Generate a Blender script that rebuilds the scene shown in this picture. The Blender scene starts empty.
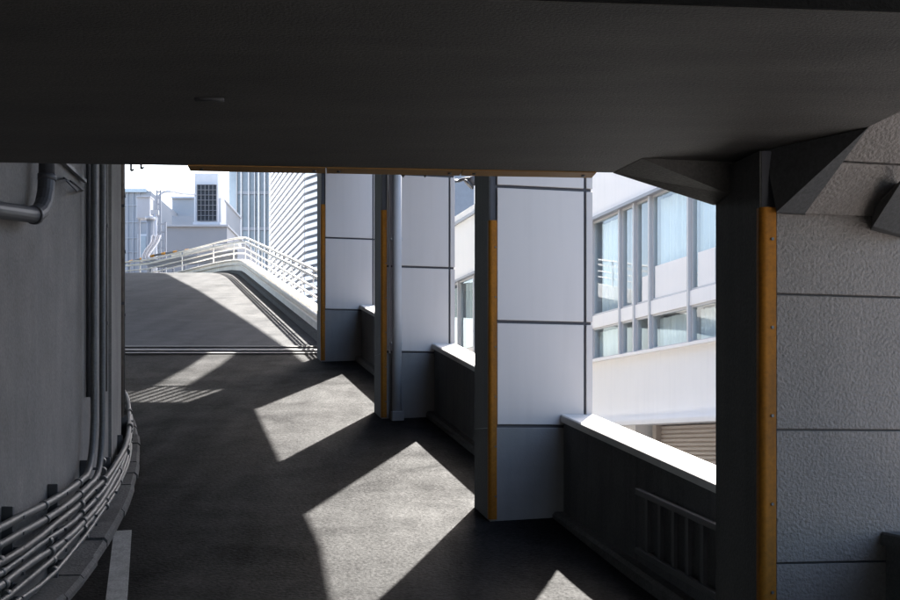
import bpy, bmesh, math, random
from mathutils import Vector
R = math.radians
random.seed(7)
S = bpy.context.scene
COL = S.collection

# ------------------------------------------------------------------ camera, world, sun, exposure
F = 1350.0                                   # focal length in pixels of a 900 px wide frame
cd = bpy.data.cameras.new('camera'); cam = bpy.data.objects.new('camera', cd); COL.objects.link(cam)
cam.location = (0, 0, 1.6); cam.rotation_euler = (R(90), 0, 0)
cd.sensor_width = 36; cd.lens = 36*F/900; cd.shift_y = 150/900
cd.clip_start = .05; cd.clip_end = 3000
S.camera = cam

SUN = Vector((.26, 1.0, 1.03)).normalized()
elev = math.asin(SUN.z); azim = math.atan2(SUN.x, SUN.y)
w = bpy.data.worlds.new('World'); S.world = w; w.use_nodes = True
nt = w.node_tree; bg = nt.nodes['Background']
sky = nt.nodes.new('ShaderNodeTexSky'); sky.sky_type = 'NISHITA'; sky.sun_disc = False
sky.sun_elevation = elev; sky.sun_rotation = azim; sky.air_density = 1.0; sky.dust_density = 2.6; sky.ozone_density = 1.0
nt.links.new(sky.outputs[0], bg.inputs[0]); bg.inputs[1].default_value = 0.12
ld = bpy.data.lights.new('sun', 'SUN'); ld.energy = 5.0; ld.angle = R(.65); ld.color = (1, .955, .89)
sl = bpy.data.objects.new('sun', ld); COL.objects.link(sl)
sl.rotation_euler = SUN.to_track_quat('Z', 'Y').to_euler(); sl.location = (10, 30, 40)

S.view_settings.view_transform = 'Standard'; S.view_settings.look = 'None'
S.view_settings.gamma = 1; S.view_settings.exposure = 2.72
S.render.engine = 'CYCLES'
cy = S.cycles
cy.use_denoising = True; cy.max_bounces = 10; cy.diffuse_bounces = 6; cy.glossy_bounces = 4
cy.transparent_max_bounces = 12; cy.transmission_bounces = 4
cy.sample_clamp_indirect = 6; cy.caustics_reflective = False; cy.caustics_refractive = False

# ------------------------------------------------------------------ geometry of the place
TH = math.atan2(.2318, 1.0)                    # the row of piers runs away to the left by this angle
UX, UY = -math.sin(TH), math.cos(TH)           # along the row, away
VX, VY = math.cos(TH), math.sin(TH)            # across the row, to the right
def rowx(Y): return 3.536 - .2318*Y            # inner line of the piers

def sm(Y, a, b, s0, s1):                       # integral of a slope that changes from s0 to s1 between a and b
    if Y <= a: return 0
    t = min(Y, b) - a
    v = s0*t + .5*(s1-s0)/(b-a)*t*t
    return v
def g(Y):                                      # height of the ramp
    if Y < 6: return 0.0
    z = sm(Y, 6, 12, 0, .195)
    if Y > 12: z += .195*(min(Y, 51.5)-12)
    if Y > 51.5: z += sm(Y, 51.5, 58, .195, .03)
    if Y > 58: z += .0*(Y-58)
    return z
def px(x, y, Y):                               # the point seen at pixel x,y at distance Y
    return Vector(((x-450)/F*Y, Y, 1.6+(450-y)/F*Y))
def gp(x, y):                                  # the ramp point seen at pixel x,y
    Y = 9.0
    while Y < 60:
        if 1.6+(450-y)/F*Y <= g(Y)+1e-9 and y > 271: break
        Y += .01
    return Vector(((x-450)/F*Y, Y, g(Y)))
# find from near: for a rising ramp the view ray leaves above the ground and meets it at the first crossing
def wallx(Y): return -3.3 - (Y-9.7)**2/62.0    # face of the curved core wall
def walln(Y):
    t = Vector((-(Y-9.7)/31.0, 1, 0)).normalized()
    return Vector((t.y, -t.x, 0))
def onwall(Y, z, off):
    n = walln(Y); return Vector((wallx(Y), Y, z)) + n*off

# ------------------------------------------------------------------ mesh helpers
class MB:
    def __init__(s): s.v = []; s.f = []; s.sm = []
    def add(s, vs, fs, smooth=False):
        o = len(s.v); s.v += [tuple(v) for v in vs]; s.f += [tuple(i+o for i in f) for f in fs]; s.sm += [smooth]*len(fs); return s
    def box(s, x0, x1, y0, y1, z0, z1):
        return s.add([(x0,y0,z0),(x1,y0,z0),(x1,y1,z0),(x0,y1,z0),(x0,y0,z1),(x1,y0,z1),(x1,y1,z1),(x0,y1,z1)],
            [(0,3,2,1),(4,5,6,7),(0,1,5,4),(1,2,6,5),(2,3,7,6),(3,0,4,7)])
    def bar(s, a, b, w, h, up=(0,0,1)):
        a = Vector(a); b = Vector(b); d = (b-a).normalized(); up = Vector(up)
        r = d.cross(up)
        if r.length < 1e-5: r = d.cross(Vector((1,0,0)))
        r.normalize(); u = r.cross(d).normalized()
        q = [(-w/2,-h/2),(w/2,-h/2),(w/2,h/2),(-w/2,h/2)]
        return s.add([a+r*i+u*j for i,j in q]+[b+r*i+u*j for i,j in q],
            [(0,1,2,3),(7,6,5,4),(0,4,5,1),(1,5,6,2),(2,6,7,3),(3,7,4,0)])
    def tube(s, pts, r, n=10, smooth=True, caps=True):
        pts = [Vector(p) for p in pts]; N = len(pts); o = len(s.v); ref = None
        for i, p in enumerate(pts):
            d = (pts[min(i+1,N-1)]-pts[max(i-1,0)]).normalized()
            if ref is None:
                ref = Vector((0,0,1)) if abs(d.z) < .9 else Vector((1,0,0))
            e = (ref - d*ref.dot(d)).normalized(); ref = e; k = d.cross(e)
            rr = r[i] if isinstance(r, (list,tuple)) else r
            for j in range(n):
                a = 2*math.pi*j/n
                s.v.append(tuple(p+e*math.cos(a)*rr+k*math.sin(a)*rr))
        for i in range(N-1):
            for j in range(n):
                a = o+i*n+j; b = o+i*n+(j+1)%n
                s.f.append((a,b,b+n,a+n)); s.sm.append(smooth)
        if caps:
            s.f.append(tuple(o+j for j in range(n))[::-1]); s.sm.append(False)
            s.f.append(tuple(o+(N-1)*n+j for j in range(n))); s.sm.append(False)
        return s
    def prism(s, poly, z0, z1):
        n = len(poly)
        z0f = z0 if callable(z0) else (lambda x,y: z0); z1f = z1 if callable(z1) else (lambda x,y: z1)
        return s.add([(x,y,z0f(x,y)) for x,y in poly]+[(x,y,z1f(x,y)) for x,y in poly],
            [tuple(range(n))[::-1], tuple(range(n,2*n))]+[(i,(i+1)%n,n+(i+1)%n,n+i) for i in range(n)])
    def sweep(s, sections):                    # list of closed sections, each a list of points
        o = len(s.v); m = len(sections[0])
        for sec in sections: s.v += [tuple(p) for p in sec]
        for i in range(len(sections)-1):
            for j in range(m):
                a = o+i*m+j; b = o+i*m+(j+1)%m
                s.f.append((a,b,b+m,a+m)); s.sm.append(False)
        s.f.append(tuple(o+j for j in range(m))[::-1]); s.sm.append(False)
        e = o+(len(sections)-1)*m
        s.f.append(tuple(e+j for j in range(m))); s.sm.append(False)
        return s
    def mesh(s, name, mat, bevel=0):
        me = bpy.data.meshes.new(name); me.from_pydata(s.v, [], s.f)
        me.polygons.foreach_set('use_smooth', s.sm)
        bm = bmesh.new(); bm.from_mesh(me); bmesh.ops.recalc_face_normals(bm, faces=bm.faces)
        if bevel: bmesh.ops.bevel(bm, geom=list(bm.edges), offset=bevel, segments=1, affect='EDGES', clamp_overlap=True)
        bm.to_mesh(me); bm.free(); me.materials.append(mat); me.update(); return me
    def build(s, name, mat, parent=None, bevel=0, **kw):
        return link(name, s.mesh(name, mat, bevel), parent, **kw)
def link(name, me, parent=None, loc=None, rz=0, **kw):
    o = bpy.data.objects.new(name, me); COL.objects.link(o)
    if parent: o.parent = parent
    if loc is not None: o.location = loc
    o.rotation_euler.z = rz
    for k, v in kw.items(): o[k] = v
    return o
def thing(name, label, cat, loc=(0,0,0), rz=0, group=None):
    o = bpy.data.objects.new(name, None); COL.objects.link(o); o.location = loc; o.rotation_euler = (0,0,rz)
    o.empty_display_size = .2
    tag(o, label, cat, group); return o
def tag(o, label, cat, group=None):
    o['label'] = label; o['category'] = cat
    if group: o['group'] = group
    return o
def arc(p0, p1, p2, n=6):                      # rounded corner
    p0, p1, p2 = map(Vector, (p0,p1,p2))
    return [p0*(1-t)**2+p1*2*t*(1-t)+p2*t*t for t in [i/n for i in range(n+1)]]

# ------------------------------------------------------------------ materials
def mat(name, col, rough=.8, var=.12, scale=3.0, bump=.0, bscale=60, metal=0, col2=None, stretch=None, fine=.0, spec=.5, streak=0, scol=(.02,.02,.02)):
    m = bpy.data.materials.new(name); m.use_nodes = True; t = m.node_tree; N = t.nodes; L = t.links
    b = N['Principled BSDF']; b.inputs['Roughness'].default_value = rough; b.inputs['Metallic'].default_value = metal
    b.inputs['Specular IOR Level'].default_value = spec
    tc = N.new('ShaderNodeTexCoord'); mp = N.new('ShaderNodeMapping'); L.new(tc.outputs['Object'], mp.inputs[0])
    if stretch: mp.inputs['Scale'].default_value = stretch
    n1 = N.new('ShaderNodeTexNoise'); n1.inputs['Scale'].default_value = scale; n1.inputs['Detail'].default_value = 8; n1.inputs['Roughness'].default_value = .62
    L.new(mp.outputs[0], n1.inputs['Vector'])
    rp = N.new('ShaderNodeMapRange'); rp.inputs[1].default_value = .3; rp.inputs[2].default_value = .7
    L.new(n1.outputs['Fac'], rp.inputs[0])
    mx = N.new('ShaderNodeMix'); mx.data_type = 'RGBA'
    c = Vector(col)
    c2 = col2 if col2 else tuple(c*(1+var)); c1 = tuple(c*(1-var)) if not col2 else col
    mx.inputs['A'].default_value = (*c1, 1); mx.inputs['B'].default_value = (*c2, 1)
    L.new(rp.outputs[0], mx.inputs['Factor']); out = mx.outputs['Result']
    if fine:
        n2 = N.new('ShaderNodeTexNoise'); n2.inputs['Scale'].default_value = bscale*.8; n2.inputs['Detail'].default_value = 3
        L.new(tc.outputs['Object'], n2.inputs['Vector'])
        r2 = N.new('ShaderNodeMapRange'); r2.inputs[1].default_value = .3; r2.inputs[2].default_value = .7
        r2.inputs[3].default_value = 1-fine; r2.inputs[4].default_value = 1+fine
        L.new(n2.outputs['Fac'], r2.inputs[0])
        vm = N.new('ShaderNodeVectorMath'); vm.operation = 'SCALE'; L.new(out, vm.inputs[0]); L.new(r2.outputs[0], vm.inputs['Scale']); out = vm.outputs[0]
    if streak:
        ms = N.new('ShaderNodeMapping'); ms.inputs['Scale'].default_value = (5, 5, .35); L.new(tc.outputs['Object'], ms.inputs[0])
        n3 = N.new('ShaderNodeTexNoise'); n3.inputs['Scale'].default_value = 1.6; n3.inputs['Detail'].default_value = 6; L.new(ms.outputs[0], n3.inputs['Vector'])
        r3 = N.new('ShaderNodeMapRange'); r3.inputs[1].default_value = .48; r3.inputs[2].default_value = .75; r3.inputs[3].default_value = 0; r3.inputs[4].default_value = streak
        L.new(n3.outputs['Fac'], r3.inputs[0])
        m3 = N.new('ShaderNodeMix'); m3.data_type = 'RGBA'; L.new(r3.outputs[0], m3.inputs['Factor']); L.new(out, m3.inputs['A']); m3.inputs['B'].default_value = (*scol, 1)
        out = m3.outputs['Result']
    if name in ('white_composite_panel','rough_spray_plaster','kerb_concrete','grey_conduit'):
        oi_ = N.new('ShaderNodeObjectInfo'); r5 = N.new('ShaderNodeMapRange'); a_ = .05 if name[0] in 'wr' else .22
        r5.inputs[3].default_value = 1-a_; r5.inputs[4].default_value = 1+a_; L.new(oi_.outputs['Random'], r5.inputs[0])
        v5 = N.new('ShaderNodeVectorMath'); v5.operation = 'SCALE'; L.new(out, v5.inputs[0]); L.new(r5.outputs[0], v5.inputs['Scale']); out = v5.outputs[0]
    L.new(out, b.inputs['Base Color'])
    r4 = N.new('ShaderNodeMapRange'); r4.inputs[3].default_value = max(.03, rough-.1); r4.inputs[4].default_value = min(1, rough+.1); L.new(n1.outputs['Fac'], r4.inputs[0]); L.new(r4.outputs[0], b.inputs['Roughness'])
    if bump:
        nb = N.new('ShaderNodeTexNoise'); nb.inputs['Scale'].default_value = bscale; nb.inputs['Detail'].default_value = 5
        L.new(tc.outputs['Object'], nb.inputs['Vector'])
        bp = N.new('ShaderNodeBump'); bp.inputs['Strength'].default_value = 1; bp.inputs['Distance'].default_value = bump
        L.new(nb.outputs['Fac'], bp.inputs['Height']); L.new(bp.outputs[0], b.inputs['Normal'])
    return m
M = {}
M['asphalt'] = mat('asphalt', (.0055,.0055,.0058), .7, .22, .9, .006, 30, fine=.6, spec=.045)
M['far_paving'] = mat('pale_concrete_paving', (.30,.29,.28), .8, .12, .6, .002, 60)
M['core'] = mat('core_wall_render', (.165,.153,.142), .9, .24, 1.5, .004, 45, fine=.14, streak=.35, scol=(.10,.10,.10))
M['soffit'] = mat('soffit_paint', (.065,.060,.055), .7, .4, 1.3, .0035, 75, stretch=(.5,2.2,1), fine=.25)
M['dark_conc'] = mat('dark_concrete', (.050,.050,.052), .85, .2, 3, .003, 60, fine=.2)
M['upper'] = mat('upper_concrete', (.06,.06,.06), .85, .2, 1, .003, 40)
M['plaster'] = mat('rough_spray_plaster', (.155,.139,.130), .75, .14, 2.2, .014, 55, fine=.14)
M['panel'] = mat('white_composite_panel', (.50,.465,.455), .5, .03, .8, 0, streak=.12, scol=(.30,.28,.27))
M['joint'] = mat('dark_joint', (.035,.035,.045), .6, .1)
M['base'] = mat('grey_pier_base', (.175,.17,.165), .75, .12, 3, .002, 50, streak=.3, scol=(.12,.12,.12))
M['pierside'] = mat('dark_pier_side', (.060,.058,.055), .8, .2, 4, .003, 60, fine=.2, streak=.3)
M['guard'] = mat('orange_guard', (.25,.095,.006), .65, .2, 4, streak=.6, scol=(.06,.035,.012), fine=.15, spec=.2)
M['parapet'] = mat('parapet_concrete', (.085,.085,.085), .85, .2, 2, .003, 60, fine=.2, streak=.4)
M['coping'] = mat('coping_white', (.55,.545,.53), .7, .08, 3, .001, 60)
M['steel'] = mat('grey_steel', (.07,.07,.072), .45, .15, 8, metal=.3)
M['darksteel'] = mat('dark_steel', (.05,.05,.055), .5, .2, 8)
M['conduit'] = mat('grey_conduit', (.085,.083,.08), .5, .2, 6, fine=.15, streak=.3)
M['pipegrey'] = mat('downpipe_grey', (.42,.43,.46), .5, .06, 3)
M['white'] = mat('white_wall', (.92,.89,.85), .7, .02, .5, streak=.08, scol=(.5,.5,.5))
M['frame'] = mat('window_frame', (.52,.51,.51), .45, .04)
M['frameshade'] = mat('grey_frame', (.30,.31,.34), .5, .05)
M['barrier'] = mat('white_barrier', (.86,.82,.76), .7, .08, 2, streak=.35, scol=(.45,.43,.40))
M['kerb'] = mat('kerb_concrete', (.06,.058,.056), .9, .3, 5, .008, 40, fine=.3)
M['line'] = mat('worn_white_line', (.19,.19,.185), .8, .25, 9, .002, 70, fine=.3)
M['shutter'] = mat('beige_shutter', (.50,.43,.37), .55, .05, 2)
M['bluegrey'] = mat('bluegrey_wall', (.17,.172,.185), .7, .08, .3)
M['bluegrey2'] = mat('pale_bluegrey_wall', (.25,.255,.27), .7, .08, .3)
M['unit'] = mat('unit_white', (.42,.42,.44), .5, .04)
M['grille'] = mat('grille_dark', (.02,.025,.035), .6, .1)
M['louvre'] = mat('louvre_white', (.62,.60,.58), .5, .03)
M['louvregap'] = mat('louvre_gap', (.10,.12,.15), .7, .1)
M['fin'] = mat('tower_fin', (.50,.49,.48), .4, .04)
M['orange'] = mat('orange_marker', (.75,.34,.05), .6, .1)
M['bronze'] = mat('brown_edge', (.27,.14,.035), .6, .2, 4)
M['black'] = mat('sooty_concrete', (.010,.010,.010), .9, .3, 8, .004, 50, spec=.1)  # black that puts shade into the colour of the beam's near face
M['rust'] = mat('brown_stained_metal', (.16,.13,.11), .8, .3, 9)
M['room'] = mat('room_inside', (.30,.36,.42), .9, .2, .4)
M['curtain'] = mat('curtain_cloth', (.68,.71,.70), .9, .05, 1.0)
def glass(name, tint, refl, rough=.02):
    m = bpy.data.materials.new(name); m.use_nodes = True; t = m.node_tree; N = t.nodes; L = t.links
    N.remove(N['Principled BSDF']); o = N['Material Output']
    tr = N.new('ShaderNodeBsdfTransparent'); tr.inputs[0].default_value = (*tint, 1)
    gl = N.new('ShaderNodeBsdfGlossy'); gl.inputs['Roughness'].default_value = rough; gl.inputs['Color'].default_value = (.9,.95,1,1)
    lw = N.new('ShaderNodeLayerWeight'); lw.inputs[0].default_value = refl
    mx = N.new('ShaderNodeMixShader'); ge = N.new('ShaderNodeNewGeometry'); inv = N.new('ShaderNodeMath'); inv.operation = 'SUBTRACT'; inv.inputs[0].default_value = 1; L.new(ge.outputs['Backfacing'], inv.inputs[1])
    mu = N.new('ShaderNodeMath'); mu.operation = 'MULTIPLY'; L.new(lw.outputs['Fresnel'], mu.inputs[0]); L.new(inv.outputs[0], mu.inputs[1]); L.new(mu.outputs[0], mx.inputs[0]); L.new(tr.outputs[0], mx.inputs[1]); L.new(gl.outputs[0], mx.inputs[2])
    L.new(mx.outputs[0], o.inputs['Surface']); return m
M['glass'] = glass('window_glass', (.93,.97,.98), .30)
M['towerglass'] = mat('tower_glass', (.15,.17,.19), .12, .35, .15, col2=(.28,.31,.34))
M['lightglass'] = mat('light_tower_glass', (.34,.38,.41), .15, .2, .1)
M['roofglass'] = mat('roof_glazing', (.62,.68,.73), .15, .12, .3)

# asphalt: worn, paler tyre tracks, stains and darker patches that belong to the surface
def asphalt_extra():
    m = M['asphalt']; t = m.node_tree; N = t.nodes; L = t.links; b = N['Principled BSDF']
    src = b.inputs['Base Color'].links[0].from_socket
    tc = N.new('ShaderNodeTexCoord'); mp = N.new('ShaderNodeMapping'); mp.inputs['Scale'].default_value = (1.4, .16, .16); mp.inputs['Rotation'].default_value = (0,0,-.2)
    L.new(tc.outputs['Object'], mp.inputs[0])
    n = N.new('ShaderNodeTexNoise'); n.inputs['Scale'].default_value = 1.6; n.inputs['Detail'].default_value = 8; L.new(mp.outputs[0], n.inputs['Vector'])
    r = N.new('ShaderNodeMapRange'); r.inputs[1].default_value = .35; r.inputs[2].default_value = .68; r.inputs[3].default_value = .6; r.inputs[4].default_value = 1.5; L.new(n.outputs['Fac'], r.inputs[0])
    vm = N.new('ShaderNodeVectorMath'); vm.operation = 'SCALE'; L.new(src, vm.inputs[0]); L.new(r.outputs[0], vm.inputs['Scale'])
    # paler colour from the joint upward, standing in for the brighter daylight there
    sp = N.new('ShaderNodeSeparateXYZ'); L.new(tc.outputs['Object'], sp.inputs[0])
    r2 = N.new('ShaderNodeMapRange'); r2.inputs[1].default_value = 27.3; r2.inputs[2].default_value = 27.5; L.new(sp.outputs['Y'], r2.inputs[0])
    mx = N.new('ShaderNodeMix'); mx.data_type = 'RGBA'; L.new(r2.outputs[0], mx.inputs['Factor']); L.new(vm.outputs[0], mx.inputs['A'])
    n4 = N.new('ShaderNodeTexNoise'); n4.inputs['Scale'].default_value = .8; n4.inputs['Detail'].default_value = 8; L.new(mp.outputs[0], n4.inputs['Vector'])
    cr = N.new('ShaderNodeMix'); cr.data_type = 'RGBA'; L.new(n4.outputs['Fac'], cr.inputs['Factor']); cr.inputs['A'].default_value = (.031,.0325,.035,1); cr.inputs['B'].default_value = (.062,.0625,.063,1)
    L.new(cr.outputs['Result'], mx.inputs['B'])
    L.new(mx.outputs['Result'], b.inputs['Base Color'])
    # worn, polished and dusty areas: the sheen varies over the surface
    n5 = N.new('ShaderNodeTexNoise'); n5.inputs['Scale'].default_value = 28; n5.inputs['Detail'].default_value = 4; n5.inputs['Roughness'].default_value = .7; L.new(tc.outputs['Object'], n5.inputs['Vector'])
    n6 = N.new('ShaderNodeTexNoise'); n6.inputs['Scale'].default_value = .9; n6.inputs['Detail'].default_value = 7; n6.inputs['Roughness'].default_value = .6; n6.inputs['Distortion'].default_value = .6; L.new(tc.outputs['Object'], n6.inputs['Vector'])
    r6 = N.new('ShaderNodeMapRange'); r6.inputs[1].default_value = .36; r6.inputs[2].default_value = .64; r6.inputs[3].default_value = .020; r6.inputs[4].default_value = .056; L.new(n6.outputs['Fac'], r6.inputs[0])
    r7 = N.new('ShaderNodeMapRange'); r7.inputs[1].default_value = .35; r7.inputs[2].default_value = .68; r7.inputs[3].default_value = .5; r7.inputs[4].default_value = 1.65; L.new(n5.outputs['Fac'], r7.inputs[0])
    r8 = N.new('ShaderNodeMapRange'); r8.inputs[1].default_value = .35; r8.inputs[2].default_value = .68; r8.inputs[3].default_value = .8; r8.inputs[4].default_value = 1.2; L.new(n.outputs['Fac'], r8.inputs[0])
    m7 = N.new('ShaderNodeMath'); m7.operation = 'MULTIPLY'; L.new(r6.outputs[0], m7.inputs[0]); L.new(r7.outputs[0], m7.inputs[1])
    m8 = N.new('ShaderNodeMath'); m8.operation = 'MULTIPLY'; L.new(m7.outputs[0], m8.inputs[0]); L.new(r8.outputs[0], m8.inputs[1])
    L.new(m8.outputs[0], b.inputs['Specular IOR Level'])
asphalt_extra()

# ------------------------------------------------------------------ the setting
# street-level ground to the horizon
MB().add([(-1500,-300,-.4),(1500,-300,-.4),(1500,2500,-.4),(-1500,2500,-.4)], [(0,1,2,3)]).build('ground', M['far_paving'], kind='structure')
# the ramp surface, from below the camera up over the crest
ys = [-12,-6,0,4,6] + [6+i*.5 for i in range(1,13)] + [12+i*1.0 for i in range(1,40)] + [51.5+i*.5 for i in range(0,16)] + [62,68]
ys = sorted(set(ys))
rv = []; rf = []
for Y in ys:
    if Y < 20: xl = -5.5 if Y < 14 else -5.5-(Y-14)*.5
    else: xl = -8.5-(Y-20)*.6
    xr = rowx(Y)+.80
    if Y > 27: xr = rowx(Y)+1.1
    if Y > 56: xr = rowx(56)+1.1-(Y-56)*.1
    for i in range(9): rv.append((xl+(xr-xl)*i/8, Y, g(Y)))
for j in range(len(ys)-1):
    for i in range(8):
        a = j*9+i; rf.append((a,a+1,a+10,a+9))
nv = len(rv)
rv += [(x,y,z-.35) for x,y,z in rv]
rf += [(a+nv,d+nv,c+nv,b+nv) for a,b,c,d in rf]
for j in range(len(ys)-1):
    a = j*9+8; rf.append((a,a+nv,a+9+nv,a+9)); a = j*9; rf.append((a,a+9,a+9+nv,a+nv))
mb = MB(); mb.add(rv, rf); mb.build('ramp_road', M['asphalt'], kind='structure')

def strip(name, pts, wd, th, m, lift, **kw):      # thin strip laid on the ramp following pts (x,Y)
    secs = []
    for i,(x,Y) in enumerate(pts):
        a = Vector(pts[max(i-1,0)]); b = Vector(pts[min(i+1,len(pts)-1)]); d = (b-a).normalized(); n = Vector((d.y,-d.x))
        l = Vector((x,Y))-n*wd/2; r = Vector((x,Y))+n*wd/2; z0 = g(l.y)+lift; z1 = g(r.y)+lift
        secs.append([(l.x,l.y,z0-.05),(r.x,r.y,z1-.05),(r.x,r.y,z1+th),(l.x,l.y,z0+th)])
    return MB().sweep(secs).build(name, m, **kw)
edge = strip('edge_line', [(-3.19+(13.16-Y)*.22, Y) for Y in [13.16-i*.5 for i in range(0,14)]], .17, .0, M['line'], .004, kind='structure')

# kerb at the foot of the core wall, stone by stone
kerb = bpy.data.objects.new('kerb', None); COL.objects.link(kerb); kerb['kind'] = 'structure'
Y = 5.0; n = 0
while Y < 34:
    L_ = .58; Y2 = Y+L_
    a0, a1 = onwall(Y,0,-.04), onwall(Y2-.012,0,-.04)
    wd = .25+random.uniform(-.014,.012); b0, b1 = onwall(Y,0,wd), onwall(Y2-.012,0,wd); h = .085+random.uniform(-.018,.014)
    secs = []
    for a,b in ((a0,b0),(a1,b1)):
        zz = g(a.y); zb = g(b.y)
        secs.append([(a.x,a.y,zz-.1),(b.x,b.y,zb-.1),(b.x,b.y,zb+h-.03),(b.x-.03,b.y,zb+h),(a.x,a.y,zz+h)])
    MB().sweep(secs).build('kerb_stone', M['kerb'], kerb)
    Y = Y2

# ------------------------------------------------------------------ the curved core wall on the left
core = thing('core_wall', 'tall curved grey rendered wall along the left side of the ramp', 'wall', (0,0,0))
N_ = 60; vs = []; fs = []
for i in range(N_+1):
    Y = -6+i*(42/N_)
    p = onwall(Y,0,0); q = onwall(Y,0,-.4)
    for k in range(2):
        z = (-.4, 14.6)[k]
        vs += [(p.x,p.y,z),(q.x,q.y,z)]
for i in range(N_):
    a = i*4; fs += [(a,a+4,a+6,a+2),(a+1,a+3,a+7,a+5),(a+2,a+6,a+7,a+3)]
fs += [(0,2,3,1),(N_*4,N_*4+1,N_*4+3,N_*4+2)]
MB().add(vs, fs, False).build('wall', M['core'], core)
# slightly proud flat strip of wall between the vertical conduits and the far edge
secs = []; YS = 14.55
for z in (0.9, 14.0):
    secs.append([onwall(YS,z,-.02), onwall(YS,z,.03), onwall(YS+.9,z,.03), onwall(YS+1.8,z,.03), onwall(YS+1.8,z,-.02)])
MB().sweep(secs).build('wall_strip', M['core'], core)

def wp(x, y, off=.05):                          # point on the wall seen at pixel x,y
    best = min((abs((wallx(Y)+walln(Y).x*off)/(Y+walln(Y).y*off)-(x-450)/F), Y) for Y in [9+i*.01 for i in range(800)])[1]
    p = onwall(best, 0, off); p.z = 1.6+(450-y)/F*p.y; return p
def yw(x, off):
    return min((abs((wallx(Y)+walln(Y).x*off)/(Y+walln(Y).y*off)-(x-450)/F), Y) for Y in [9+i*.01 for i in range(830)])[1]

# conduits that follow the foot of the wall, clipped to black channel brackets
hs = [.83,.71,.60,.51,.415,.33,.235]
def ch(k, Y):                                   # height of conduit k above the ramp at Y
    f = 1.0 if Y < 10 else max(.62, 1-.052*(Y-10))
    return hs[k]*f + .02
rad = [.032,.03,.03,.024,.03,.026,.022]
cg = 'conduits following the foot of the core wall'
cl = ['thick topmost grey conduit along the wall foot that turns up the wall',
      'second grey conduit from the top that turns up the wall beside the first',
      'third grey conduit from the top on the curved wall',
      'thin fourth conduit down, in the middle of the wall foot bundle',
      'fifth grey conduit down in the wall foot bundle, thicker than its neighbours',
      'sixth conduit down, second lowest of the wall foot bundle',
      'lowest thin conduit just above the kerb at the wall foot']
for k in range(7):
    r = rad[k]; off = .13
    c = thing('conduit', cl[k], 'conduit', tuple(onwall(8, g(8)+ch(k,8), off)), 0, cg); base = Vector(c.location)
    pts = []
    if k < 2:
        Ye = yw((94,102.5)[k], .13)-.42
        Y = 6.0
        while Y < Ye: pts.append(onwall(Y, g(Y)+ch(k,Y), off)); Y += .4
        pe = onwall(Ye, g(Ye)+ch(k,Ye), off); co = onwall(Ye+.35, g(Ye+.35)+ch(k,Ye), off); up = onwall(Ye+.42, g(Ye)+ch(k,Ye)+.55, off)
        pts += arc(pe, co, up, 7); pts.append(onwall(Ye+.42, 9, off))
    else:
        Y = 6.0; wob = random.uniform(0,6)
        while Y < 33: pts.append(onwall(Y, g(Y)+ch(k,Y)+.014*math.sin(Y*1.7+wob)+.006*math.sin(Y*4+k), off+.014*math.sin(Y*1.3+wob))); Y += .4
    MB().tube([p-base for p in pts], r, 10).build('tube', M['conduit'], c)
    Y = 9.4+.05*k
    jm = MB().tube([(0,-.035,0),(0,.035,0)], r+.007, 10).mesh('coupling', M['conduit'])
    sm_ = MB().box(-.008,.008,-.012,.012,-.0,.10).mesh('clip', M['darksteel'])
    while Y < (13.4 if k < 2 else 18):
        p = onwall(Y, g(Y)+ch(k,Y), off)-base; n = walln(Y)
        d = onwall(Y+.1, g(Y+.1)+ch(k,Y+.1), off)-onwall(Y-.1, g(Y-.1)+ch(k,Y-.1), off)
        o = link('coupling', jm, c, p); o.rotation_mode = 'QUATERNION'; o.rotation_quaternion = d.to_track_quat('Y','Z')
        Y += 1.18
for i, Y in enumerate([9.95, 11.2, 12.5, 13.9, 15.4, 17.0]):
    b = thing('conduit_bracket', '', 'bracket', tuple(onwall(Y, g(Y)+.1, 0)), math.atan2(-(-(Y-9.7)/31.0), 1), 'channel brackets carrying the conduits')
    b['label'] = ['black channel bracket for conduits nearest the left frame edge','black channel bracket second from the left in the bundle','black channel bracket third from left below the vertical conduits','black channel bracket fourth from left under the bend','black channel bracket where the wall turns away','farthest black channel bracket of the conduit bundle'][i]
    h = (ch(0,Y)-.02) if Y < 13.6 else ch(2,Y)-.03
    n = .04
    MB().box(0.002,.085,-.021,.021,0,h).build('channel', M['darksteel'], b, .004)
    for k in range(7):
        if k < 2 and Y > 13.5: continue
        MB().box(.085,.13+rad[k]+.006,-.014,.014,ch(k,Y)-.1-.012,ch(k,Y)-.1+.012).build('clip', M['darksteel'], b)

# vertical conduits and cables on the wall
def vtube(label, Y, r, z0, z1, off, m, clamps, name='vertical_conduit', cat='conduit'):
    c = thing(name, label, cat, tuple(onwall(Y, z0, off)), math.atan2(walln(Y).y, walln(Y).x))
    MB().tube([(0,0,0),(0,0,z1-z0)], r, 12).build('tube', m, c)
    cm = MB().box(-off*.95,r+.006,-r-.012,r+.012,-.018,.018).mesh('clamp', M['darksteel'])
    for z in clamps: link('clamp', cm, c, (0,0,z-z0))
    return c
vtube('slim vertical grey conduit right of the thick pair on the core wall', yw(106,.05), .014, 2.2, 9, .05, M['conduit'], (2.9,3.9,4.6))
vtube('black vertical cable behind the vertical conduits on the core wall', yw(89,.035), .028, 2.1, 9, .035, M['darksteel'], (4.35,))
vtube('rusty vertical pipe on the far silhouette edge of the core wall', 16.6, .024, 2.0, 9, .035, M['rust'], (3.4,4.6))
vtube('pale narrow pipe at the far edge of the core wall', 17.0, .016, 2.1, 9, .05, M['conduit'], (3.3,4.1,4.8))
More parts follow.
